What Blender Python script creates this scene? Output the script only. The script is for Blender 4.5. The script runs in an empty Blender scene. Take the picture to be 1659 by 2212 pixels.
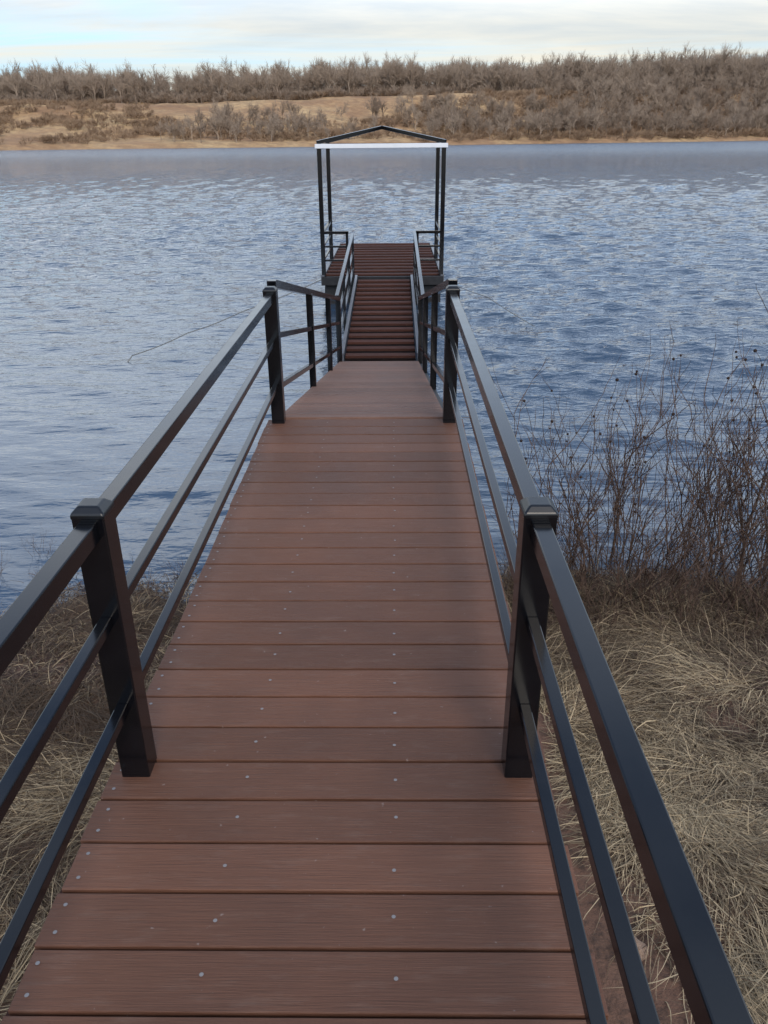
import bpy, math, random
import numpy as np
from mathutils import Matrix, Vector
random.seed(7); rng=np.random.default_rng(7)
SC=bpy.context.scene; COL=SC.collection
SC.view_settings.view_transform='Standard'
try: SC.view_settings.look='None'
except Exception: pass
SC.view_settings.exposure=0
WATER=-1.3
# ------------------------------------------------------------ node helpers
def new_mat(name):
    m=bpy.data.materials.new(name); m.use_nodes=True
    nt=m.node_tree; b=nt.nodes['Principled BSDF']
    return m,nt,b
def N(nt,t,**k):
    n=nt.nodes.new(t)
    for a,v in k.items():
        if a in n.inputs.keys(): n.inputs[a].default_value=v
        else: setattr(n,a,v)
    return n
def L(nt,a,b): nt.links.new(a,b)
def coords(nt,scale=(1,1,1),rot=(0,0,0)):
    tc=N(nt,'ShaderNodeTexCoord'); mp=N(nt,'ShaderNodeMapping')
    mp.inputs['Scale'].default_value=scale; mp.inputs['Rotation'].default_value=rot
    L(nt,tc.outputs['Object'],mp.inputs['Vector']); return mp.outputs['Vector']
def noise(nt,vec,scale,detail=4,rough=.55,dist=0):
    n=N(nt,'ShaderNodeTexNoise'); n.inputs['Scale'].default_value=scale
    n.inputs['Detail'].default_value=detail; n.inputs['Roughness'].default_value=rough
    n.inputs['Distortion'].default_value=dist
    L(nt,vec,n.inputs['Vector']); return n.outputs['Fac']
def ramp(nt,fac,stops):
    r=N(nt,'ShaderNodeValToRGB'); e=r.color_ramp.elements
    while len(e)>1: e.remove(e[-1])
    e[0].position=stops[0][0]; e[0].color=(*stops[0][1],1)
    for p,c in stops[1:]:
        x=e.new(p); x.color=(*c,1)
    L(nt,fac,r.inputs['Fac']); return r.outputs['Color']
def mixc(nt,fac,a,b,mode='MIX'):
    m=N(nt,'ShaderNodeMix'); m.data_type='RGBA'; m.blend_type=mode
    for s,v in ((0,fac),(6,a),(7,b)):
        if hasattr(v,'links') : L(nt,v,m.inputs[s])
        else: m.inputs[s].default_value = v if s==0 else (*v,1)
    return m.outputs[2]
def mth(nt,op,a,b=None,c=None,clamp=False):
    m=N(nt,'ShaderNodeMath'); m.operation=op; m.use_clamp=clamp
    for i,v in enumerate((a,b,c)):
        if v is None: continue
        if hasattr(v,'links'): L(nt,v,m.inputs[i])
        else: m.inputs[i].default_value=v
    return m.outputs[0]
def bump(nt,h,strength,dist,prev=None):
    b=N(nt,'ShaderNodeBump'); b.inputs['Strength'].default_value=strength; b.inputs['Distance'].default_value=dist
    L(nt,h,b.inputs['Height'])
    if prev is not None: L(nt,prev,b.inputs['Normal'])
    return b.outputs['Normal']
def attr(nt,name='tint'):
    a=N(nt,'ShaderNodeAttribute'); a.attribute_name=name; return a.outputs['Fac']
# ------------------------------------------------------------ materials
def mat_deck(name,c1,c2,rough=.55,dust=.22,spec=.3):
    m,nt,b=new_mat(name)
    v=coords(nt,(1.6,34,34)); g=noise(nt,v,3.2,6,.65,.4)
    v2=coords(nt,(1,1,1)); big=noise(nt,v2,2.3,3)
    v3=coords(nt,(5,160,160)); fine=noise(nt,v3,1.5,3,.6)
    col=mixc(nt,mth(nt,'ADD',mth(nt,'MULTIPLY',g,.5),mth(nt,'MULTIPLY',fine,.5)),c1,c2)
    col=mixc(nt,1.0,col,ramp(nt,attr(nt),[(0,(.82,.82,.82)),(1,(1.14,1.13,1.12))]),'MULTIPLY')
    col=mixc(nt,1.0,col,ramp(nt,big,[(.3,(.86,.86,.87)),(.7,(1.12,1.1,1.08))]),'MULTIPLY')
    # dusty scuffs and specks
    sp=noise(nt,coords(nt,(1,1,1)),55,2,.5)
    sc=noise(nt,coords(nt,(3,14,14)),2.2,5,.7)
    col=mixc(nt,mth(nt,'MULTIPLY',ramp(nt,sc,[(.53,(0,0,0)),(.76,(1,1,1))]),dust),col,(.30,.235,.19))
    col=mixc(nt,mth(nt,'MULTIPLY',ramp(nt,sp,[(.72,(0,0,0)),(.78,(1,1,1))]),.4),col,(.4,.34,.3))
    L(nt,col,b.inputs['Base Color'])
    L(nt,mth(nt,'MULTIPLY_ADD',big,.25,rough-.12),b.inputs['Roughness'])
    b.inputs['Specular IOR Level'].default_value=spec
    n=bump(nt,g,.9,.004); n=bump(nt,fine,.9,.002,n); L(nt,n,b.inputs['Normal'])
    return m
M_DECK=mat_deck('composite_decking',(.100,.042,.024),(.182,.087,.054),.55,.14)
M_RAMP=mat_deck('composite_decking_dusty_sheen',(.125,.063,.043),(.215,.122,.090),.6,.35)  # dusty; base also paler, putting grazing-view sheen into the board colour
M_DECK_SHADE=mat_deck('composite_decking_shaded',(.008,.005,.005),(.018,.011,.010),.75,.05,.1)  # near-black boards: shade between the cleats is put into their colour
M_CLEAT=mat_deck('composite_cleat',(.048,.020,.015),(.088,.038,.028),.75,.08,.15)
def mat_steel(name,c,rough=.3,dust=.05):
    m,nt,b=new_mat(name)
    v=coords(nt); a=noise(nt,v,9,5,.6); f=noise(nt,v,160,2)
    col=mixc(nt,mth(nt,'MULTIPLY',ramp(nt,a,[(.45,(0,0,0)),(.75,(1,1,1))]),dust),c,(.3,.3,.32))
    L(nt,col,b.inputs['Base Color'])
    L(nt,mth(nt,'MULTIPLY_ADD',a,.16,rough-.08),b.inputs['Roughness'])
    L(nt,bump(nt,f,.05,.0005),b.inputs['Normal']); return m
M_BLACK=mat_steel('black_powder_coat',(.0025,.003,.0045),.17,.006)
M_CAP=mat_steel('black_cap_plastic',(.003,.0035,.005),.32,.01)
M_FRAME=mat_steel('black_frame_steel',(.008,.008,.010),.55,.04)
M_PALE=mat_steel('pale_beam_metal',(.75,.76,.78),.45,.1)  # front canopy beam only, paler than the rest of the frame
M_STR=mat_steel('stringer_grey',(.10,.105,.12),.35,.3)
M_FLOAT=mat_steel('float_plastic',(.01,.01,.012),.6,.05)
m,nt,b=new_mat('screw_zinc'); 
b.inputs['Base Color'].default_value=(.27,.25,.24,1); b.inputs['Metallic'].default_value=.3
L(nt,mth(nt,'MULTIPLY_ADD',noise(nt,coords(nt),60,2),.3,.45),b.inputs['Roughness']); M_SCREW=m
# ground
m,nt,b=new_mat('shore_ground'); v=coords(nt)
a=noise(nt,v,1.3,8,.65); f=noise(nt,v,14,6,.7); ff=noise(nt,v,70,4,.7)
col=ramp(nt,a,[(.3,(.10,.050,.032)),(.5,(.17,.09,.058)),(.7,(.22,.13,.085))])
col=mixc(nt,ramp(nt,f,[(.45,(0,0,0)),(.62,(1,1,1))]),col,(.065,.038,.026))
sep=N(nt,'ShaderNodeSeparateXYZ'); tc=N(nt,'ShaderNodeTexCoord'); L(nt,tc.outputs['Object'],sep.inputs[0])
wet=mth(nt,'SUBTRACT',1.0,mth(nt,'DIVIDE',mth(nt,'SUBTRACT',sep.outputs[2],WATER),.22),clamp=True)
col=mixc(nt,mth(nt,'MULTIPLY',wet,.8),col,(.02,.014,.011))
L(nt,col,b.inputs['Base Color']); L(nt,mth(nt,'MULTIPLY_ADD',wet,-.5,.92),b.inputs['Roughness'])
n=bump(nt,f,.8,.03); n=bump(nt,ff,.6,.008,n); L(nt,n,b.inputs['Normal']); M_GROUND=m
# hill
m,nt,b=new_mat('hill_dry_grass'); v=coords(nt,(1,1,2.5))
a=noise(nt,v,.035,7,.65); f=noise(nt,v,.3,6,.7)
col=ramp(nt,a,[(.3,(.25,.14,.07)),(.42,(.37,.215,.105)),(.54,(.49,.315,.155)),(.66,(.57,.40,.21))])
col=mixc(nt,mth(nt,'MULTIPLY',ramp(nt,f,[(.42,(1,1,1)),(.6,(0,0,0))]),.5),col,(.20,.118,.065))
L(nt,col,b.inputs['Base Color']); b.inputs['Roughness'].default_value=.95
L(nt,bump(nt,f,1,.8),b.inputs['Normal']); M_HILL=m
def mat_plant(name,dark,light,rough=.8):
    m,nt,b=new_mat(name)
    t=attr(nt); f=noise(nt,coords(nt),3,3)
    col=mixc(nt,t,dark,light); col=mixc(nt,1,col,ramp(nt,f,[(.3,(.8,.8,.8)),(.7,(1.15,1.15,1.15))]),'MULTIPLY')
    L(nt,col,b.inputs['Base Color']); b.inputs['Roughness'].default_value=rough
    b.inputs['Specular IOR Level'].default_value=.25; return m
M_WOOD=mat_plant('bare_wood_far_hazed',(.20,.142,.10),(.38,.295,.22))  # distance haze is put into these lightened wood colours
M_BRUSH=mat_plant('brush_far_hazed',(.20,.13,.082),(.37,.255,.16))  # brush colours lightened likewise to carry the haze
M_GRASS=mat_plant('straw',(.08,.051,.031),(.60,.465,.285),.7)
M_STEM=mat_plant('shrub_stem',(.030,.017,.013),(.14,.088,.062))
M_SEED=mat_plant('seed_head',(.02,.012,.01),(.05,.03,.022))
m,nt,b=new_mat('rope_fibre'); L(nt,ramp(nt,noise(nt,coords(nt),40,3),[(.3,(.10,.10,.10)),(.7,(.22,.22,.20))]),b.inputs['Base Color']); b.inputs['Roughness'].default_value=.8; M_ROPE=m
m,nt,b=new_mat('sandstone'); v=coords(nt); a=noise(nt,v,9,6,.65)
L(nt,ramp(nt,a,[(.3,(.24,.15,.10)),(.7,(.44,.31,.22))]),b.inputs['Base Color']); b.inputs['Roughness'].default_value=.9
L(nt,bump(nt,a,.7,.02),b.inputs['Normal']); M_ROCK=m
# water
m,nt,b=new_mat('lake_water')
b.inputs['Base Color'].default_value=(.030,.058,.098,1)
L(nt,attr(nt,'micro'),b.inputs['Roughness'])
b.inputs['IOR'].default_value=1.7
nn=noise(nt,coords(nt,(.35,1.0,1),(0,0,.1)),.32,2,.6,.2)
n0=noise(nt,coords(nt,(.40,1.3,1),(0,0,.1)),1.0,3,.6,.2)
n1=noise(nt,coords(nt,(.8,2.4,1),(0,0,.18)),3.0,2,.55,.2)
n2=noise(nt,coords(nt,(1.0,2.6,1),(0,0,-.2)),7.5,2,.55,.3)
n3=noise(nt,coords(nt,(1.3,2.2,1),(0,0,.1)),20,2,.5)
h=mth(nt,'ADD',mth(nt,'MULTIPLY',n1,1.15),mth(nt,'MULTIPLY',n2,.52)); h=mth(nt,'ADD',h,mth(nt,'MULTIPLY',n3,.07))
h=mth(nt,'ADD',h,mth(nt,'MULTIPLY',n0,1.8))
h=mth(nt,'MULTIPLY',h,attr(nt))
h=mth(nt,'ADD',h,mth(nt,'MULTIPLY',mth(nt,'MULTIPLY',nn,9.0),attr(nt,'swell')))
L(nt,bump(nt,h,1,.085),b.inputs['Normal']); M_WATER=m
# ------------------------------------------------------------ mesh helpers
def quads_mesh(name,V,F,mat,tint=None,smooth=False):
    me=bpy.data.meshes.new(name); V=np.asarray(V,np.float32); F=np.asarray(F,np.int32)
    k=F.shape[1]
    me.vertices.add(len(V)); me.vertices.foreach_set('co',V.ravel())
    me.loops.add(F.size); me.loops.foreach_set('vertex_index',F.ravel())
    me.polygons.add(len(F)); me.polygons.foreach_set('loop_start',np.arange(0,F.size,k,dtype=np.int32))
    me.update(calc_edges=True)
    me.polygons.foreach_set('use_smooth',np.full(len(F),bool(smooth)))
    if tint is not None:
        at=me.attributes.new('tint','FLOAT','POINT'); at.data.foreach_set('value',np.asarray(tint,np.float32))
    me.materials.append(mat); me.validate(); return me
def link(name,data,**props):
    o=bpy.data.objects.new(name,data); COL.objects.link(o)
    for k,v in props.items(): o[k]=v
    return o
def root(name,loc,label,category,group=None):
    o=link(name,None); o.location=loc; o.empty_display_size=.2
    o['label']=label; o['category']=category
    if group: o['group']=group
    return o
def child(name,data,par,**props):
    o=link(name,data,**props); o.parent=par
    if par.parent is None: o.matrix_parent_inverse=Matrix.Translation(-Vector(par.location))
    return o
class MB:
    def __init__(s): s.v=[];s.f=[];s.t=[]
    def hexa(s,pts,tint=.5):
        i=len(s.v); s.v+= [tuple(p) for p in pts]; s.t+=[tint]*8
        for q in ((0,3,2,1),(4,5,6,7),(0,1,5,4),(1,2,6,5),(2,3,7,6),(3,0,4,7)): s.f.append([i+a for a in q])
    def box(s,x0,x1,y0,y1,z0,z1,tint=.5,taper=0):
        t=taper
        s.hexa([(x0,y0,z0),(x1,y0,z0),(x1,y1,z0),(x0,y1,z0),(x0+t,y0+t,z1),(x1-t,y0+t,z1),(x1-t,y1-t,z1),(x0+t,y1-t,z1)],tint)
    def beam(s,a,b,w,h,tint=.5):
        a=Vector(a);b=Vector(b); d=(b-a).normalized()
        up=Vector((0,0,1)) if abs(d.z)<.95 else Vector((0,1,0))
        r=d.cross(up).normalized(); u=r.cross(d).normalized()
        P=[]
        for c in (a,b):
            for sx,sz in ((-1,-1),(1,-1),(1,1),(-1,1)): P.append(c+r*sx*w/2+u*sz*h/2)
        s.hexa(P,tint)
    def mesh(s,name,mat): return quads_mesh(name,s.v,s.f,mat,s.t)
def part(name,mb,mat,par,bev=.003,seg=2,**props):
    o=child(name,mb.mesh(name,mat),par,**props)
    if bev:
        md=o.modifiers.new('bevel','BEVEL'); md.width=bev; md.segments=seg; md.limit_method='ANGLE'; md.angle_limit=math.radians(20)
    return o
def prisms(P0,P1,R0,R1,n=3):
    P0=np.asarray(P0,float);P1=np.asarray(P1,float)
    d=P1-P0; d/= (np.linalg.norm(d,axis=1,keepdims=True)+1e-9)
    ref=np.where(np.abs(d[:,2:3])<.9,np.array([[0,0,1.]]),np.array([[1.,0,0]]))
    r=np.cross(d,ref); r/=np.linalg.norm(r,axis=1,keepdims=True)+1e-9; u=np.cross(r,d)
    m=len(P0); V=np.zeros((m,2*n,3))
    for k in range(n):
        a=2*math.pi*k/n; o=r*math.cos(a)+u*math.sin(a)
        V[:,k]=P0+o*np.asarray(R0)[:,None]; V[:,n+k]=P1+o*np.asarray(R1)[:,None]
    base=(np.arange(m)*2*n)[:,None]; F=[]
    for k in range(n):
        k2=(k+1)%n; F.append(base+np.array([[k,k2,n+k2,n+k]]))
    return V.reshape(-1,3),np.stack(F,1).reshape(-1,4)
def vnoise(x,y,seed=0):
    x=np.asarray(x,float);y=np.asarray(y,float)
    xi=np.floor(x).astype(np.int64);yi=np.floor(y).astype(np.int64);fx=x-xi;fy=y-yi
    fx=fx*fx*(3-2*fx);fy=fy*fy*(3-2*fy)
    def h(a,b):
        n=(a*374761393+b*668265263+seed*1442695041)&0x7fffffff
        n=((n^(n>>13))*1274126177)&0x7fffffff
        return ((n^(n>>16))&0xffff)/65535.
    return (h(xi,yi)*(1-fx)+h(xi+1,yi)*fx)*(1-fy)+(h(xi,yi+1)*(1-fx)+h(xi+1,yi+1)*fx)*fy
def fbm(x,y,o=4,seed=0):
    s=0;a=.5;t=0
    for i in range(o):
        s=s+a*vnoise(x*2**i,y*2**i,seed+i);t+=a;a*=.5
    return s/t
# ------------------------------------------------------------ terrain
def gz(x,y):
    x=np.asarray(x,float);y=np.asarray(y,float)
    z=-.58-.148*y+ .12*(fbm(x*1.1,y*1.1,4,3)-.5)+.35*(fbm(x*.22,y*.22,2,9)-.5)*np.clip((np.abs(x)-1)/3,0,1)
    z=np.where(y<0,-.58-.02*y+ (z+.58+.148*y),z)
    z=np.where(y>5,z-.12*(y-5),z)
    return np.maximum(z,-4.5)
def grid(xs,ys,fn):
    X,Y=np.meshgrid(xs,ys); Z=fn(X,Y)
    V=np.stack([X,Y,Z],-1).reshape(-1,3); nx=len(xs);ny=len(ys)
    i=(np.arange(ny-1)[:,None]*nx+np.arange(nx-1)[None]).ravel()
    return V,np.stack([i,i+1,i+1+nx,i+nx],1)
t=np.linspace(-1,1,420); xs=np.sinh(t*6.2)*5.0
ty=np.linspace(-.55,1,420); ys=3+np.sinh(ty*6.2)*3.5
V,F=grid(xs,ys,gz); link('ground',quads_mesh('ground',V,F,M_GROUND,smooth=True),kind='structure')
# hill across the lake
KX=[-500,-300,-140,0,210,400,700]
def Ys(x): return np.interp(x,KX,[215,245,288,336,450,540,640])+9*(fbm(np.asarray(x)*.03,0*np.asarray(x),3,21)-.5)
def H1(x): return np.interp(x,KX,[13,14,15.5,19,22.5,27,33])
def hz(x,y):
    d=y-Ys(x); h1=H1(x); n=fbm(x*.02,y*.03,4,5)-.5; n2=fbm(x*.09,y*.12,3,8)-.5
    z=np.interp(d,[-30,0,5,10],[-5,-1.35,.2,.8])
    f=np.interp(d,[10,30,60,88,118,165,400],[0,.14,.55,1,1.05,1.26,1.4])
    z=z+f*(h1-.8)+np.clip((d-4)/40,0,1)*(n*5+n2*1.5)
    return z
V,F=grid(np.arange(-460,620,3.0),np.arange(190,1000,3.0),hz)
link('hill',quads_mesh('hill',V,F,M_HILL,smooth=True),kind='structure')
# water with real waves near the shore
nr,nc=1250,600
Yr=2.6*(900/2.6)**(np.linspace(0,1,nr)); sp=Yr*(math.log(900/2.6)/nr)
S=np.linspace(-1,1,nc); Xg=S[None]*(Yr[:,None]*.72+7); Yg=np.repeat(Yr[:,None],nc,1)
spx=(Yr*.72+7)*2/nc*.45; sp=np.maximum(sp,spx)
Z=np.zeros_like(Xg); lost=np.zeros(nr)
SL=.037
for i in range(60):
    lam=math.exp(rng.uniform(math.log(.17),math.log(1.3)))
    th=math.radians(90+rng.normal(-14,28)); k=2*math.pi/lam
    A=SL*lam/(2*math.pi); fade=np.clip(lam/(sp*2.4)-1,0,1)[:,None]
    lost+=(1-fade[:,0]**2)*.5*SL**2
    ph=k*(math.cos(th)*Xg+math.sin(th)*Yg)+rng.uniform(0,6.28)+1.0*fbm(Xg*.35,Yg*.35,2,40+i%5)
    s_=np.sin(ph); Z+=A*fade*(s_+.22*(2*s_*s_-1))
patch=.85+.3*fbm(Xg*.12,Yg*.2,3,77)
calm=np.clip((Yg-3.5)/np.where(Xg<0,22,7),.18,1)
V=np.stack([Xg,Yg,WATER+Z*patch*calm],-1).reshape(-1,3)
tn=(calm*(.45+.75*np.clip((Yg-6)/80,0,1))).ravel()
# waves too short for the mesh become surface roughness
rough=np.sqrt(np.sqrt(2*lost*.03)+.001)*np.clip((Yr-60)/140,0,1)
i=(np.arange(nr-1)[:,None]*nc+np.arange(nc-1)[None]).ravel()
F=np.stack([i,i+1,i+1+nc,i+nc],1)
me=quads_mesh('water',V,F,M_WATER,tn,smooth=True)
at=me.attributes.new('micro','FLOAT','POINT'); at.data.foreach_set('value',np.repeat(np.clip(rough,.03,.22),nc).astype(np.float32))
at=me.attributes.new('swell','FLOAT','POINT'); at.data.foreach_set('value',np.repeat(np.clip((Yr-60)/110,0,1),nc).astype(np.float32))
link('water',me,kind='structure')
# ------------------------------------------------------------ walkway
PITCH=.1434; GAP=.009
def add_post(par,x,y,z0,z1,w,cap=True,mat=M_BLACK):
    mb=MB(); mb.box(x-w/2,x+w/2,y-w/2,y+w/2,z0,z1); p=part('post',mb,mat,par,.004,2)
    if cap:
        c=MB(); e=w/2+.0012
        a=z1-.006; b_=z1+.008; t_=z1+.024; k=w*.20
        c.v=[(x-e,y-e,a),(x+e,y-e,a),(x+e,y+e,a),(x-e,y+e,a),(x-e,y-e,b_),(x+e,y-e,b_),(x+e,y+e,b_),(x-e,y+e,b_),(x-e+k,y-e+k,t_),(x+e-k,y-e+k,t_),(x+e-k,y+e-k,t_),(x-e+k,y+e-k,t_)]
        c.t=[.5]*12; c.f=[[0,3,2,1],[8,9,10,11]]
        for q in (0,4):
            for j in range(4): c.f.append([q+j,q+(j+1)%4,q+4+(j+1)%4,q+4+j])
        part('post_cap',c,M_CAP,p,.004,3)
    return p
def rail(par,name,a,b,w,h,mat=M_BLACK): 
    mb=MB(); mb.beam(a,b,w,h); return part(name,mb,mat,par,.003,2)
WK=root('dock_walkway',(0,1.7,-.2),'reddish-brown composite board walkway with black steel rails above the bank','walkway')
Y1=1.714; YEND=Y1+21*PITCH
mb=MB()
disc_v=[];disc_f=[]
def disc(x,y,z,r=.0050):
    i=len(disc_v); n=8
    for k in range(n): disc_v.append((x+r*math.cos(k*math.pi/4),y+r*math.sin(k*math.pi/4),z+.0012))
    disc_f.append([i,i+1,i+2,i+3]); disc_f.append([i,i+3,i+4,i+7]); disc_f.append([i+4,i+5,i+6,i+7])
k0=-22
for k in range(k0,21):
    y0=Y1+k*PITCH+GAP/2; y1=Y1+(k+1)*PITCH-GAP/2
    dx=random.uniform(-.004,.004); dz=random.uniform(-.0012,.0012)
    mb.box(-.605+dx,.617+dx,y0,y1,-.026,dz,tint=random.random())
    yc=(y0+y1)/2; z=dz
    disc(-.575+random.uniform(-.006,.006),yc-.035,z); disc(-.575+random.uniform(-.006,.006),yc+.035,z)
    disc(-.222+random.uniform(-.006,.006),yc+random.uniform(-.012,.012),z)
    disc(.188+random.uniform(-.004,.004),yc+random.uniform(-.012,.012),z)
    disc(.595,yc-.03,z); disc(.595,yc+.03,z)
part('deck_boards',mb,M_DECK,WK,.003,2)
child('deck_screws',quads_mesh('deck_screws',disc_v,disc_f,M_SCREW),WK,kind='stuff')
for x in (-.56,-.2,.2,.56):
    mb=MB(); mb.box(x-.03,x+.03,Y1+k0*PITCH,YEND-.01,-.19,-.03); part('joist',mb,M_FRAME,WK,.003,1)
for sx in (-1,1):
    mb=MB(); mb.box(sx*.604-.012,sx*.604+.012,Y1+k0*PITCH,YEND-.005,-.17,-.0295)
    part('side_trim',mb,M_CLEAT,WK,.002,1)
PX=.531; PW=.078
ZT,ZM,ZL=.765,.51,.24
for sx in (-1,1):
    for y in (-1.3,1.69,4.68): add_post(WK,sx*PX,y,-.22,.80,PW)
    for ya,yb in ((-1.26,1.652),(1.728,4.642)):
        rail(WK,'top_rail',(sx*PX,ya,ZT),(sx*PX,yb,ZT),.043,.05)
        rail(WK,'middle_rail',(sx*PX,ya,ZM),(sx*PX,yb,ZM),.029,.031)
        rail(WK,'lower_rail',(sx*PX,ya,ZL),(sx*PX,yb,ZL),.029,.031)
    for y in (-1.3,1.7,4.69):
        mb=MB(); mb.box(sx*PX-.035,sx*PX+.035,y-.035,y+.035,-3.0,-.225); part('pile_leg',mb,M_FRAME,WK,.003,1)
# ------------------------------------------------------------ sloping ramp
RS=-1.16/(10.62-4.76)
def rz(y): return (y-4.76)*RS
RP=root('access_ramp',(0,7.7,-.7),'brown composite ramp sloping down to the water between black rails','ramp')
mb=MB(); y=4.772; L_=.1434
cs=1/math.sqrt(1+RS*RS)
while y+L_*cs<10.62:
    a=(-.015,y,rz(y)-.013); b_=(-.015,y+(L_-.014)*cs,rz(y+(L_-.014)*cs)-.013)
    mb.beam(a,b_,1.07,.026,random.random()); y+=L_*cs
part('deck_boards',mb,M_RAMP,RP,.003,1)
for x,w in ((-.545,.04),(0,.04),(.545,.04)):
    mb=MB(); mb.beam((x,4.80,rz(4.8)-.10),(x,10.6,rz(10.6)-.10),w,.13); part('joist',mb,M_FRAME,RP,.003,1)
for sx in (-1,1):
    for y in (4.83,6.90,8.83,10.5):
        add_post(RP,sx*.54,y,rz(y)-.12,rz(y)+(.85 if y<5 else .815),.055,False)
    y0,y1=4.86,10.56
    for nm,h,w in (('top_rail',.83,.05),('middle_rail',.52,.036),('lower_rail',.20,.036)):
        rail(RP,nm,(sx*.54,y0,rz(y0)+h),(sx*.54,y1,rz(y1)+h),w,w)
# ------------------------------------------------------------ gangway (rises to the float)
GW=root('gangway',(0,13,-1),'dark red-brown ribbed gangway with black rails leading onto the float','gangway')
GY0,GY1,GZ0,GZ1=10.68,15.42,-1.15,-.83
def gwz(y): return GZ0+(y-GY0)*(GZ1-GZ0)/(GY1-GY0)
mb=MB(); y=GY0+.01; n=15; st=(GY1-GY0-.02)/n
for k in range(n):
    ya=y+k*st; 
    for j in (0,1):
        q0=ya+j*st/2; q1=q0+st/2-.025
        mb.beam((0,q0,gwz(q0)-.015),(0,q1,gwz(q1)-.015),.98,.03,random.random()*.6)
    cl=MB(); cl.beam((0,ya+.02,gwz(ya)+.018),(0,ya+.14,gwz(ya+.13)+.018),.97,.035,random.random()*.7+.3)
    part('foot_cleat',cl,M_CLEAT,GW,.002,1)
part('deck_boards',mb,M_DECK_SHADE,GW,.003,1)
for sx in (-1,1):
    mb=MB(); mb.beam((sx*.525,GY0,gwz(GY0)+.0),(sx*.525,GY1,gwz(GY1)+.0),.045,.16); part('side_stringer',mb,M_STR,GW,.003,1)
    for y in (10.74,12.3,13.85,15.3): add_post(GW,sx*.575,y,gwz(y)-.08,gwz(y)+.80,.045,False)
    for nm,h,w in (('top_rail',.825,.05),('middle_rail',.52,.035),('lower_rail',.24,.035)):
        rail(GW,nm,(sx*.575,10.72,gwz(10.72)+h),(sx*.575,15.33,gwz(15.33)+h),w,w)
# ------------------------------------------------------------ floating dock with canopy frame
FD=root('floating_dock',(0,18,-1.2),'floating fishing platform with open black canopy frame and side rails','dock')
mb=MB(); y=15.5
while y<20.6:
    mb.box(-1.10,1.10,y,y+.125,-.83,-.80,random.random()*.7); y+=.1434
for k in range(12):
    cl=MB(); y=15.62+k*.43; cl.box(-1.09,1.09,y,y+.17,-.799,-.770,random.random()*.7+.3); part('foot_cleat',cl,M_CLEAT,FD,.002,1)
part('deck_boards',mb,M_DECK_SHADE,FD,.003,1)
for sx in (-1,1):
    mb=MB(); mb.box(sx*1.14-.035,sx*1.14+.035,15.5,20.65,-.95,-.76); part('side_beam',mb,M_STR,FD,.004,1)
    mb=MB(); mb.box(sx*.80-.32,sx*.80+.32,15.55,20.6,-1.55,-.955); part('float_tank',mb,M_FLOAT,FD,.05,3)
for y in (15.47,20.69):
    mb=MB(); mb.box(-1.16,1.16,y-.025,y+.025,-.95,-.79); part('end_beam',mb,M_FRAME,FD,.004,1)
CX=1.12
for sx in (-1,1):
    for y in (15.54,17.62): add_post(FD,sx*CX,y,-.95,1.43,.078,False)
    add_post(FD,sx*.66,15.54,-.80,.01,.05,False)
    for z,w in ((0,.05),(-.25,.035),(-.5,.035)):
        rail(FD,'front_rail',(sx*.63,15.54,z),(sx*(CX-.04),15.54,z),w,w)
        rail(FD,'side_rail',(sx*CX,15.58,z),(sx*CX,17.58,z),w,w)
mb=MB(); mb.box(-1.19,1.19,15.47,15.55,1.432,1.505); part('front_beam',mb,M_PALE,FD,.004,1)
mb=MB(); mb.box(-1.16,1.16,17.58,17.66,1.432,1.50); part('rear_beam',mb,M_BLACK,FD,.003,1)
for sx in (-1,1):
    mb=MB(); mb.box(sx*1.12-.04,sx*1.12+.04,15.555,17.575,1.432,1.51); part('side_beam',mb,M_BLACK,FD,.003,1)
    for y in (15.54,17.6):
        rail(FD,'rafter',(sx*1.15,y,1.53),(0,16.56,1.775),.05,.06)
FD.location.x-=.03
# ------------------------------------------------------------ mooring ropes
def rope(pts,label,r=.008):
    P=[Vector(p) for p in pts]; out=[]
    for i in range(len(P)-1):
        for k in range(8): out.append(P[i].lerp(P[i+1],k/8)+Vector((0,0,-.02*math.sin(k/8*math.pi))))
    out.append(P[-1]); a=np.array([tuple(p) for p in out])
    V,F=prisms(a[:-1],a[1:],np.full(len(a)-1,r),np.full(len(a)-1,r),5)
    o=link('mooring_rope',quads_mesh('mooring_rope',V,F,M_ROPE)); o['label']=label; o['category']='rope'; o['group']='mooring ropes of the float'
rope([(-1.2,15.5,-.85),(-2.35,13.2,-1.0),(-3.0,12.1,-1.10),(-3.6,11.2,-1.22),(-3.75,10.9,-1.4)],'thin grey rope running from float down into the water',.0085)
rope([(1.2,15.6,-.9),(1.9,14.7,-1.05),(2.7,13.2,-1.35)],'thin grey rope slanting off the float into ripples',.006)
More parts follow.
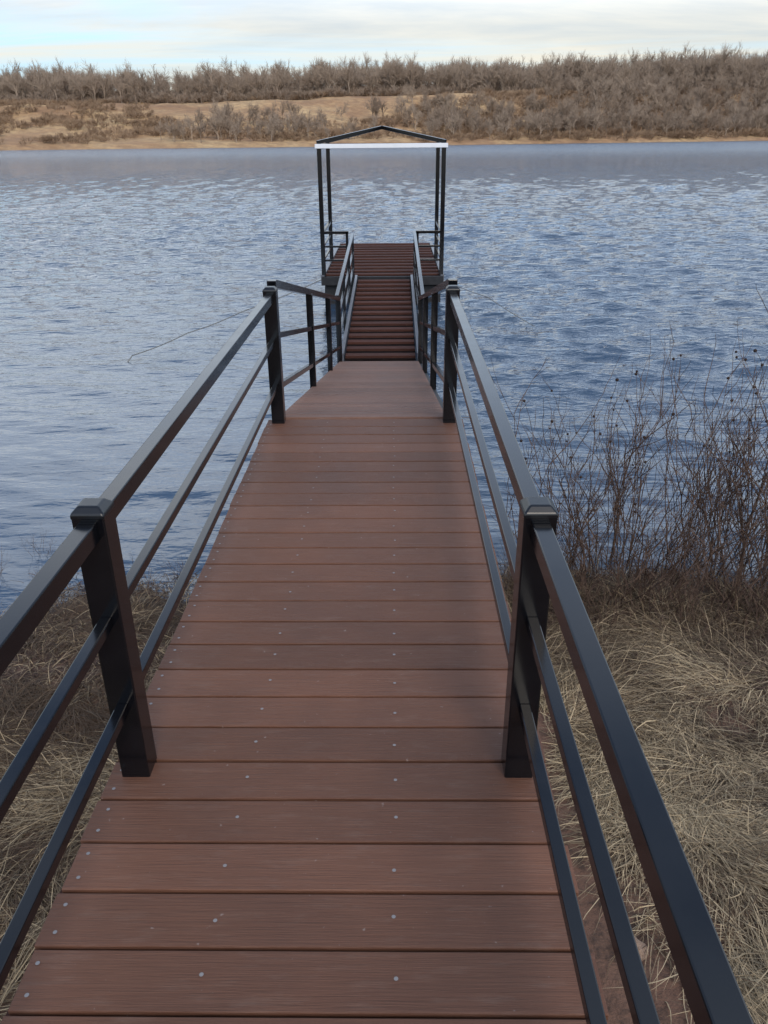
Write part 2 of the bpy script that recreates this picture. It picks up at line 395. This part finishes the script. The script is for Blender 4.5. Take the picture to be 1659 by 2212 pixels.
# ------------------------------------------------------------ far trees
def tree_segs(h,rg,levels=4,spread=.75,thin=1.0,shrub=False):
    segs=[]
    def grow(p,d,l,r,lev):
        n=2 if lev<2 else 1
        for s in range(n):
            q=p+d*(l/n); segs.append((p,q,r*(1-.25*s),r*(1-.25*(s+1)),lev)); p=q
            d=d+rg.normal(0,.16,3); d/=np.linalg.norm(d)
        if lev>=levels: return
        k={0:7,1:5,2:5,3:5}.get(lev,3)
        for i in range(k):
            a=rg.uniform(0,6.283); e=rg.uniform(.2,1)*spread
            o=np.cross(d,[math.cos(a),math.sin(a),.3]); o/=np.linalg.norm(o)+1e-9
            nd=d*math.cos(e)+o*math.sin(e)+np.array([0,0,.07]); nd/=np.linalg.norm(nd)
            start=p-d*l*rg.uniform(0,.65)*(1 if lev else .9)
            grow(start,nd,l*rg.uniform(.42,.76),max(r*.5,.02*thin),lev+1)
    if shrub:
        for i in range(8):
            a=rg.uniform(0,6.28); d=np.array([math.cos(a)*.6,math.sin(a)*.6,1.]); d/=np.linalg.norm(d)
            grow(np.array([math.cos(a)*.3,math.sin(a)*.3,0]),d,h*.42,.05,1)
    else: grow(np.zeros(3),np.array([0,0,1.]),h*.38,h*.021,0)
    return segs
def tree_geo(segs,minr=.015):
    P0=np.array([s[0] for s in segs]);P1=np.array([s[1] for s in segs])
    R0=np.maximum([s[2] for s in segs],minr);R1=np.maximum([s[3] for s in segs],minr*.6)
    lev=np.array([s[4] for s in segs])
    R0=np.where(lev>=4,minr,R0); R1=np.where(lev>=4,minr*.6,R1)
    return P0,P1,R0,R1,lev
variants=[];trunks=[]
for i in range(9):
    rg=np.random.default_rng(100+i)
    P0,P1,R0,R1,lev=tree_geo(tree_segs(10,rg,4 ,.85+.06*(i%4)))
    V,F=prisms(P0,P1,R0,R1,3); s=10/V[:,2].max(); variants.append((V*s,F))
    a=lev<=1; trunks.append((prisms(P0[a]*s,P1[a]*s,R0[a],R1[a],5),prisms(P0[~a]*s,P1[~a]*s,R0[~a],R1[~a],3)))
shr=[]
for i in range(6):
    rg=np.random.default_rng(200+i)
    P0,P1,R0,R1,lev=tree_geo(tree_segs(4,rg,3,.9,shrub=True),.024)
    V,F=prisms(P0,P1,R0,R1,3); shr.append((V*(4/V[:,2].max()),F))
def scatter(name,var,X,Y,S,W,T,mat,**pr):
    Vs=[];Fs=[];Ts=[];off=0; Z=hz(X,Y)
    for i in range(len(X)):
        V,F=var[rng.integers(len(var))]; a=rng.uniform(0,6.283); c,s=math.cos(a),math.sin(a)
        v=V.copy(); x=(v[:,0]*c-v[:,1]*s)*S[i]*W[i]; y=(v[:,0]*s+v[:,1]*c)*S[i]*W[i]
        v=np.stack([x+X[i],y+Y[i],v[:,2]*S[i]+Z[i]-.2],1).astype(np.float32)
        Vs.append(v);Fs.append((F+off).astype(np.int32));off+=len(V)
        Ts.append(np.clip(T[i]+V[:,2]/V[:,2].max()*.15,0,1).astype(np.float32))
    return link(name,quads_mesh(name,np.concatenate(Vs),np.concatenate(Fs),mat,np.concatenate(Ts)),**pr)
def fieldx(n,lo=-240,hi=295): return rng.uniform(lo,hi,n)
n=1150; X=fieldx(n); D=114+95*rng.random(n)**1.2; Y=Ys(X)+D
S=rng.uniform(.85,1.15,n)*rng.choice([1,1.12,1.30],n,p=[.6,.30,.10])*np.interp(X,[-200,0,250],[1.30,1.38,2.0])
S*=.85+.35*fbm(X*.03,D*0+X*.004,2,31)
scatter('distant_wood',variants,X,Y,S,rng.uniform(.7,.95,n),rng.uniform(.35,.75,n),M_WOOD,kind='stuff')
n=2700; X=fieldx(n); D=108+115*rng.random(n); Y=Ys(X)+D
scatter('wood_undergrowth',shr,X,Y,rng.uniform(.6,1.5,n)*np.interp(X,[-200,0,250],[1.05,1.05,1.35]),rng.uniform(1.0,1.7,n),rng.uniform(.2,.55,n),M_WOOD,kind='stuff')
# slope brush with open grassy patches
n=5000; X=fieldx(n); D=3+113*rng.random(n); Y=Ys(X)+D
dens=fbm(X*.022,D*.03,3,55)
left_open=np.exp(-((X+72)/55)**2)
clear=np.where((D>80)&(D<108),np.interp(X,[-135,-95,10,24,72,90],[.05,.4,.3,.42,.42,0]),0)
mask=dens+np.where(X>10,.26,.07)-.25*left_open-clear-np.where(D<6,.10,0)
keep=mask>.46; X,Y,D=X[keep],Y[keep],D[keep]; n=len(X)
S=rng.uniform(.35,.95,n)*np.interp(X,[-200,0,250],[.9,1.0,1.3])
scatter('hillside_brush',shr,X,Y,S,rng.uniform(.9,1.6,n),rng.uniform(.1,.8,n),M_BRUSH,kind='stuff')
n=1300; X=fieldx(n); D=6+107*rng.random(n)
clear=np.where((D>60)&(D<114),np.interp(X,[-135,-95,10,24,72,90],[0,.4,.3,.45,.45,0]),0)
k=(fbm(X*.03,D*.03,3,66)+np.where(X>5,.32,-.03)-clear)>.5; X,D=X[k],D[k]; n=len(X); Y=Ys(X)+D
scatter('hillside_wood',variants,X,Y,rng.uniform(.5,1.15,n)*np.interp(X,[-200,0,250],[.8,1,1.5]),rng.uniform(.8,1.1,n),rng.uniform(.2,.8,n),M_WOOD,kind='stuff')
# individually visible trees on the far bank
tm=[]
for i in range(4):
    (tv,tf),(cv,cf)=trunks[i]
    tm.append((quads_mesh('trunk',tv,tf,M_WOOD,np.full(len(tv),1.1)),quads_mesh('crown',cv,cf,M_WOOD,np.full(len(cv),.85))))
spots=[(-182,12,1.1),(-150,40,1.0),(25,14,1.15),(48,10,1.0),(62,16,1.2),(92,12,1.3),(112,18,1.5),(130,10,1.2),(150,14,1.6),(170,9,1.5),(188,16,1.8),(205,10,1.7),(-8,18,.9),(78,9,.95)]
for i,(x,d,s) in enumerate(spots):
    y=float(Ys(np.array([x]))[0])+d; z=float(hz(np.array([x]),np.array([y]))[0])
    r=link('bare_tree',None); r.location=(x,y,z-.2); r.scale=(s,s,s); r.rotation_euler=(0,0,i*1.3)
    r['label']='leafless grey-brown tree standing on the far bank'; r['category']='tree'; r['group']='bare trees along the far bank'
    for nm,me in (('trunk',tm[i%4][0]),('crown',tm[i%4][1])):
        c=link(nm,me); c.parent=r
# ------------------------------------------------------------ dry grass near
def blades(X,Y,Ln,Wd,ang,tilt,bend,tint,zf=gz):
    n=len(X); Z=zf(X,Y); segs=4
    P=np.stack([X,Y,Z-.01],1); V=np.zeros((n,segs+1,2,3))
    side=np.stack([-np.sin(ang),np.cos(ang),rng.normal(0,.4,n)],1)
    a=ang.copy(); el=tilt.copy()
    for k in range(segs+1):
        w=(Wd*(1-(k/segs)**2*.85))[:,None]
        V[:,k,0]=P-side*w/2; V[:,k,1]=P+side*w/2
        step=Ln/segs
        P=P+np.stack([np.cos(a)*np.cos(el)*step,np.sin(a)*np.cos(el)*step,np.sin(el)*step],1)
        P[:,2]=np.maximum(P[:,2],zf(P[:,0],P[:,1])+.004+.025*rng.random(n))
        a=a+bend+rng.normal(0,.10,n); el=el-rng.uniform(.05,.45,n)
    base=(np.arange(n)*(segs+1)*2)[:,None]; F=[]
    for k in range(segs): F.append(base+np.array([[2*k,2*k+1,2*k+3,2*k+2]]))
    return V.reshape(-1,3),np.stack(F,1).reshape(-1,4),np.repeat(tint,(segs+1)*2)
def grass(n,x0,x1,y0,y1,dens_seed,name):
    X=rng.uniform(x0,x1,n);Y=rng.uniform(y0,y1,n)
    dn=fbm(X*1.6,Y*1.6,4,dens_seed); zz=gz(X,Y)
    left=x1<0
    bare=.45*np.clip(1-(np.abs(X)-.74-.14*np.clip(2.8-Y,0,2))/.28,0,1)*np.clip((3.6-Y)/.8,0,1)*(X>0)+.12*np.clip(1-(np.abs(X)-.62)/.4,0,1)
    keep=(dn-bare+.10*np.clip((X-1.1)*2,0,1)+rng.normal(0,.07,n)>(.435 if left else .42))&(zz>WATER+.04)
    X,Y=X[keep],Y[keep]; n=len(X)
    ang=fbm(X*1.1,Y*1.1,3,dens_seed+7)*12+rng.normal(0,.7,n)
    wet=np.clip(1-(gz(X,Y)-WATER)/(.55 if left else .34),0,1)
    cl=fbm(X*3.2,Y*3.2,3,dens_seed+3)
    tint=np.clip(-.10+cl*1.25+rng.normal(0,.30,n)-wet*.75-(.12 if left else 0),0,1)
    Ln=rng.uniform(.06,.28,n)+.18*(rng.random(n)<.2); Wd=rng.uniform(.0017,.0042,n)
    tilt=np.clip(rng.normal(.15,.28,n),0,1.3)
    return blades(X,Y,Ln,Wd,ang,tilt,rng.normal(0,.12,n),tint)
parts=[grass(170000,.62,3.6,.6,5.3,11,'r'),grass(110000,-3.4,-.6,.6,5.1,12,'l'),grass(18000,3.6,9,-1,5,13,'r'),grass(18000,-9,-3.4,-1,5,14,'l'),grass(5000,-.6,.62,1,5,15,'u')]
off=0;Vs=[];Fs=[];Ts=[]
for V,F,T in parts: Vs.append(V);Fs.append(F+off);Ts.append(T);off+=len(V)
link('dry_grass',quads_mesh('dry_grass',np.concatenate(Vs),np.concatenate(Fs),M_GRASS,np.concatenate(Ts)),kind='stuff')
# flotsam twigs and brown litter along the waterline
def litter(n,mat,name,tl,th):
    X=rng.uniform(-4,4.5,n); Y=rng.uniform(3.4,5.6,n); k=(np.abs(gz(X,Y)-WATER-.09+.05*(fbm(X*2,Y*2,2,5)-.5))<.15); X,Y=X[k],Y[k]; n=len(X)
    V,F,T=blades(X,Y,rng.uniform(.05,.26,n),rng.uniform(.002,.006,n),rng.uniform(0,6.28,n),np.clip(rng.normal(.3,.35,n),0,1.3),rng.normal(0,.2,n),rng.uniform(tl,th,n))
    link(name,quads_mesh(name,V,F,mat,T),kind='stuff')
litter(22000,M_STEM,'shoreline_debris',0,.7); litter(16000,M_GRASS,'shoreline_litter',.05,.5)
def wbrush(n,mat,name,mu,lo,hi):
    X=rng.uniform(.95,4.6,n); Y=4.66+rng.normal(0,.26,n)
    k=fbm(X*1.6,Y*1.6,3,91)>.42; X,Y=X[k],Y[k]; n=len(X)
    V,F,T=blades(X,Y,rng.uniform(lo,hi,n),rng.uniform(.0022,.0045,n),rng.uniform(0,6.28,n),np.clip(rng.normal(.8,.4,n),.1,1.5),rng.normal(0,.2,n),np.clip(rng.normal(mu,.22,n),0,.9))
    link(name,quads_mesh(name,V,F,mat,T),kind='stuff')
wbrush(7500,M_GRASS,'waterside_straw',.3,.1,.34); wbrush(6500,M_STEM,'waterside_thicket',.4,.12,.42)
# ------------------------------------------------------------ shrubs
def shrub_geo(seed,h,nst,balls=True):
    rg=np.random.default_rng(seed); P0=[];P1=[];R0=[];R1=[];tips=[]
    def stem(p,d,l,r,lev):
        n=7 if lev==0 else 5
        for s in range(n):
            q=p+d*(l/n); P0.append(p);P1.append(q);R0.append(r*(1-s/n*.6));R1.append(r*(1-(s+1)/n*.6)); p=q
            d=d+rg.normal(0,.12,3)+np.array([0,0,.05]); d/=np.linalg.norm(d)
            if lev<2 and s>=(2 if lev==0 else 1) and rg.random()<(.7 if lev==0 else .45):
                a=rg.uniform(0,6.28); o=np.array([math.cos(a),math.sin(a),.4]); nd=d*.9+o*.6; nd/=np.linalg.norm(nd)
                stem(q,nd,l*rg.uniform(.25,.5),max(r*.6,.0019),lev+1)
        tips.append(p)
    for i in range(nst):
        a=rg.uniform(0,6.28); rr=rg.uniform(0,.30); lean=rg.uniform(.02,.5)
        d=np.array([math.cos(a)*lean,math.sin(a)*lean,1.]); d/=np.linalg.norm(d)
        stem(np.array([math.cos(a)*rr,math.sin(a)*rr,-.1]),d,h*rg.uniform(.4,1.0),rg.uniform(.0036,.0068),0)
    V,F=prisms(P0,P1,R0,R1,4)
    tp=[tips[i] for i in rg.permutation(len(tips))[:int(len(tips)*.08)]]
    bv=[];bf=[]
    for c in tp:
        i=len(bv); r=rg.uniform(.008,.012); rings=[(-1,.0),(-.6,.8),(0,1),(.6,.8),(1,.0)]
        for zz,rr in rings:
            for k in range(6): bv.append((c[0]+r*max(rr,.05)*math.cos(k*1.047),c[1]+r*max(rr,.05)*math.sin(k*1.047),c[2]+r*zz))
        for a in range(4):
            for k in range(6): bf.append([i+a*6+k,i+a*6+(k+1)%6,i+(a+1)*6+(k+1)%6,i+(a+1)*6+k])
    sm=quads_mesh('stems',V,F,M_STEM,np.repeat(rg.uniform(.1,.9,len(P0)),8))
    bm=quads_mesh('seed_heads',bv,bf,M_SEED,np.full(len(bv),.4),True)
    return sm,bm
SG=[shrub_geo(300+i,1.4,13) for i in range(6)]
pos=[(1.25,4.95,.85),(1.55,5.25,.95),(1.85,5.0,1.0),(2.1,5.5,1.0),(2.35,5.05,.95),(2.6,5.4,1.05),(2.9,5.1,1.0),(3.1,5.6,1.1),(3.35,5.2,1.05),(3.6,5.7,1.1),(1.75,4.6,.6),(2.3,4.55,.6),(2.75,4.5,.7),(3.1,4.6,.75),(3.9,5.1,1.1),(1.35,4.5,.45),(4.3,5.5,1.1),(1.55,4.75,.5),(2.0,4.7,.55),(2.55,4.75,.6),(2.05,4.2,.35),(2.6,4.15,.4),(1.5,4.1,.3),(1.2,4.6,.5),(1.85,4.45,.45),(2.45,4.35,.45),(2.9,4.3,.5),(2.75,4.95,1.1),(1.7,5.1,.85)]
for i,(x,y,s) in enumerate(pos):
    z=max(float(gz(x,y)),WATER-.25)
    r=link('bare_shrub',None); r.location=(x,y,z); r.scale=(s,s,s*random.uniform(.92,1.08)) if s>.75 else (s*1.7,s*1.7,s); r.rotation_euler=(0,0,i*1.9)
    r['label']='leafless twiggy shrub with round seed heads at the water edge' if s>.75 else 'low leafless twiggy shrub in dead grass by the water'
    r['category']='shrub'; r['group']='bare shrubs along the shore'
    sm,bm=SG[i%6]
    c=link('stems',sm); c.parent=r
    if s>.75: c=link('seed_heads',bm); c.parent=r
for i,(x,y,s) in enumerate([(-2.75,5.0,.16),(-2.55,5.35,.14),(-2.3,4.85,.12),(-1.6,4.75,.2),(-1.35,4.95,.16)]):
    r=link('twig_sprig',None); r.location=(x,y,WATER-.02); r.scale=(s*1.6,s*1.6,s); r.rotation_euler=(.2,.1,i*1.1)
    r['label']='small dark dead twigs poking out of the shallow water'; r['category']='twigs'; r['group']='twigs in the shallows'
    c=link('stems',SG[i%5][0]); c.parent=r
# rocks
def rock(x,y,s,label,i):
    import bmesh
    bm=bmesh.new(); bmesh.ops.create_icosphere(bm,subdivisions=3,radius=1)
    for v in bm.verts:
        p=v.co; n=float(fbm(np.array([p.x*1.7+i*3]),np.array([p.y*1.7+p.z*2.1]),3,90+i)[0])
        v.co=p*(.7+.6*n); v.co.x*=1.2; v.co.z*=.65
    me=bpy.data.meshes.new('rock'); bm.to_mesh(me); bm.free(); me.materials.append(M_ROCK)
    o=link('rock',me); o.scale=(s,s,s); o.location=(x,y,float(gz(x,y))+s*.25); o.rotation_euler=(.2,.1,i)
    o['label']=label; o['category']='rock'; o['group']='stones on the bank'
rock(.98,1.75,.042,'tan sandstone lying on bare dirt beside the walkway',0)
rock(.86,1.45,.02,'small tan stone on bare dirt',1); rock(-1.0,2.6,.03,'small tan stone in dead grass',2); rock(1.3,2.6,.025,'small tan stone in dead grass',3)
# ------------------------------------------------------------ light, sky
W=bpy.data.worlds.new('World'); SC.world=W; W.use_nodes=True; nt=W.node_tree; bg=nt.nodes['Background']
sky=N(nt,'ShaderNodeTexSky'); sky.sky_type='NISHITA'; sky.sun_disc=False
EL,AZ=math.radians(42),math.radians(165)
sky.sun_elevation=EL; sky.sun_rotation=AZ; sky.air_density=1.0; sky.dust_density=1.0; sky.ozone_density=1.5
tc=N(nt,'ShaderNodeTexCoord'); sp_=N(nt,'ShaderNodeSeparateXYZ'); L(nt,tc.outputs['Generated'],sp_.inputs[0])
zz=mth(nt,'ADD',mth(nt,'MAXIMUM',sp_.outputs[2],0),.10)
cx=mth(nt,'DIVIDE',sp_.outputs[0],zz); cy=mth(nt,'DIVIDE',sp_.outputs[1],zz)
cb=N(nt,'ShaderNodeCombineXYZ'); L(nt,mth(nt,'MULTIPLY',cx,.42),cb.inputs[0]); L(nt,cy,cb.inputs[1]); cb.inputs[2].default_value=2.2
c1=noise(nt,cb.outputs[0],.70,8,.60,.8); c2=noise(nt,cb.outputs[0],1.1,6,.6,.3)
cf=ramp(nt,c1,[(.41,(0,0,0)),(.51,(.5,.5,.5)),(.63,(1,1,1))])
lowm=mth(nt,'SUBTRACT',1.0,mth(nt,'DIVIDE',sp_.outputs[2],.22),clamp=True)
hor=mth(nt,'SUBTRACT',1.0,mth(nt,'DIVIDE',sp_.outputs[2],.065),clamp=True)
skyc=mixc(nt,1.0,sky.outputs[0],(.21,.22,.23),'MULTIPLY')
skyc=mixc(nt,mth(nt,'MULTIPLY',lowm,1.0),skyc,(.44,.65,.84))
skyc=mixc(nt,mth(nt,'MULTIPLY',hor,.65),skyc,(.90,.83,.66))
cc=ramp(nt,sp_.outputs[2],[(0,(1.0,.87,.63)),(.05,(.94,.86,.70)),(.11,(.88,.87,.82)),(.20,(1.60,1.65,1.70)),(.45,(1.7,1.8,1.95)),(.85,(1.15,1.3,1.52))])
cc=mixc(nt,1.0,cc,ramp(nt,c2,[(.38,(.80,.86,.93)),(.56,(1.04,1.03,1.0))]),'MULTIPLY')
fin=mixc(nt,mth(nt,'MULTIPLY',cf,.9),skyc,cc)
L(nt,fin,bg.inputs['Color']); bg.inputs['Strength'].default_value=1.0
ld=bpy.data.lights.new('sun','SUN'); ld.energy=1.5; ld.angle=math.radians(22); ld.color=(1,.89,.76)
lo=link('sun',ld); dv=Vector((math.sin(AZ)*math.cos(EL),math.cos(AZ)*math.cos(EL),math.sin(EL)))
lo.rotation_euler=dv.to_track_quat('Z','Y').to_euler()
# ------------------------------------------------------------ camera
cd=bpy.data.cameras.new('camera'); co=link('camera',cd); SC.camera=co
cd.sensor_fit='VERTICAL'; cd.sensor_height=24; cd.lens=18.44; cd.clip_start=.05; cd.clip_end=5000
p=math.radians(25.45)
R=Matrix.Rotation(math.radians(.85),4,'Z')@Matrix.Rotation(math.radians(90)-p,4,'X')@Matrix.Rotation(math.radians(-.5),4,'Z')
co.matrix_world=Matrix.Translation((.19,0,1.6))@R
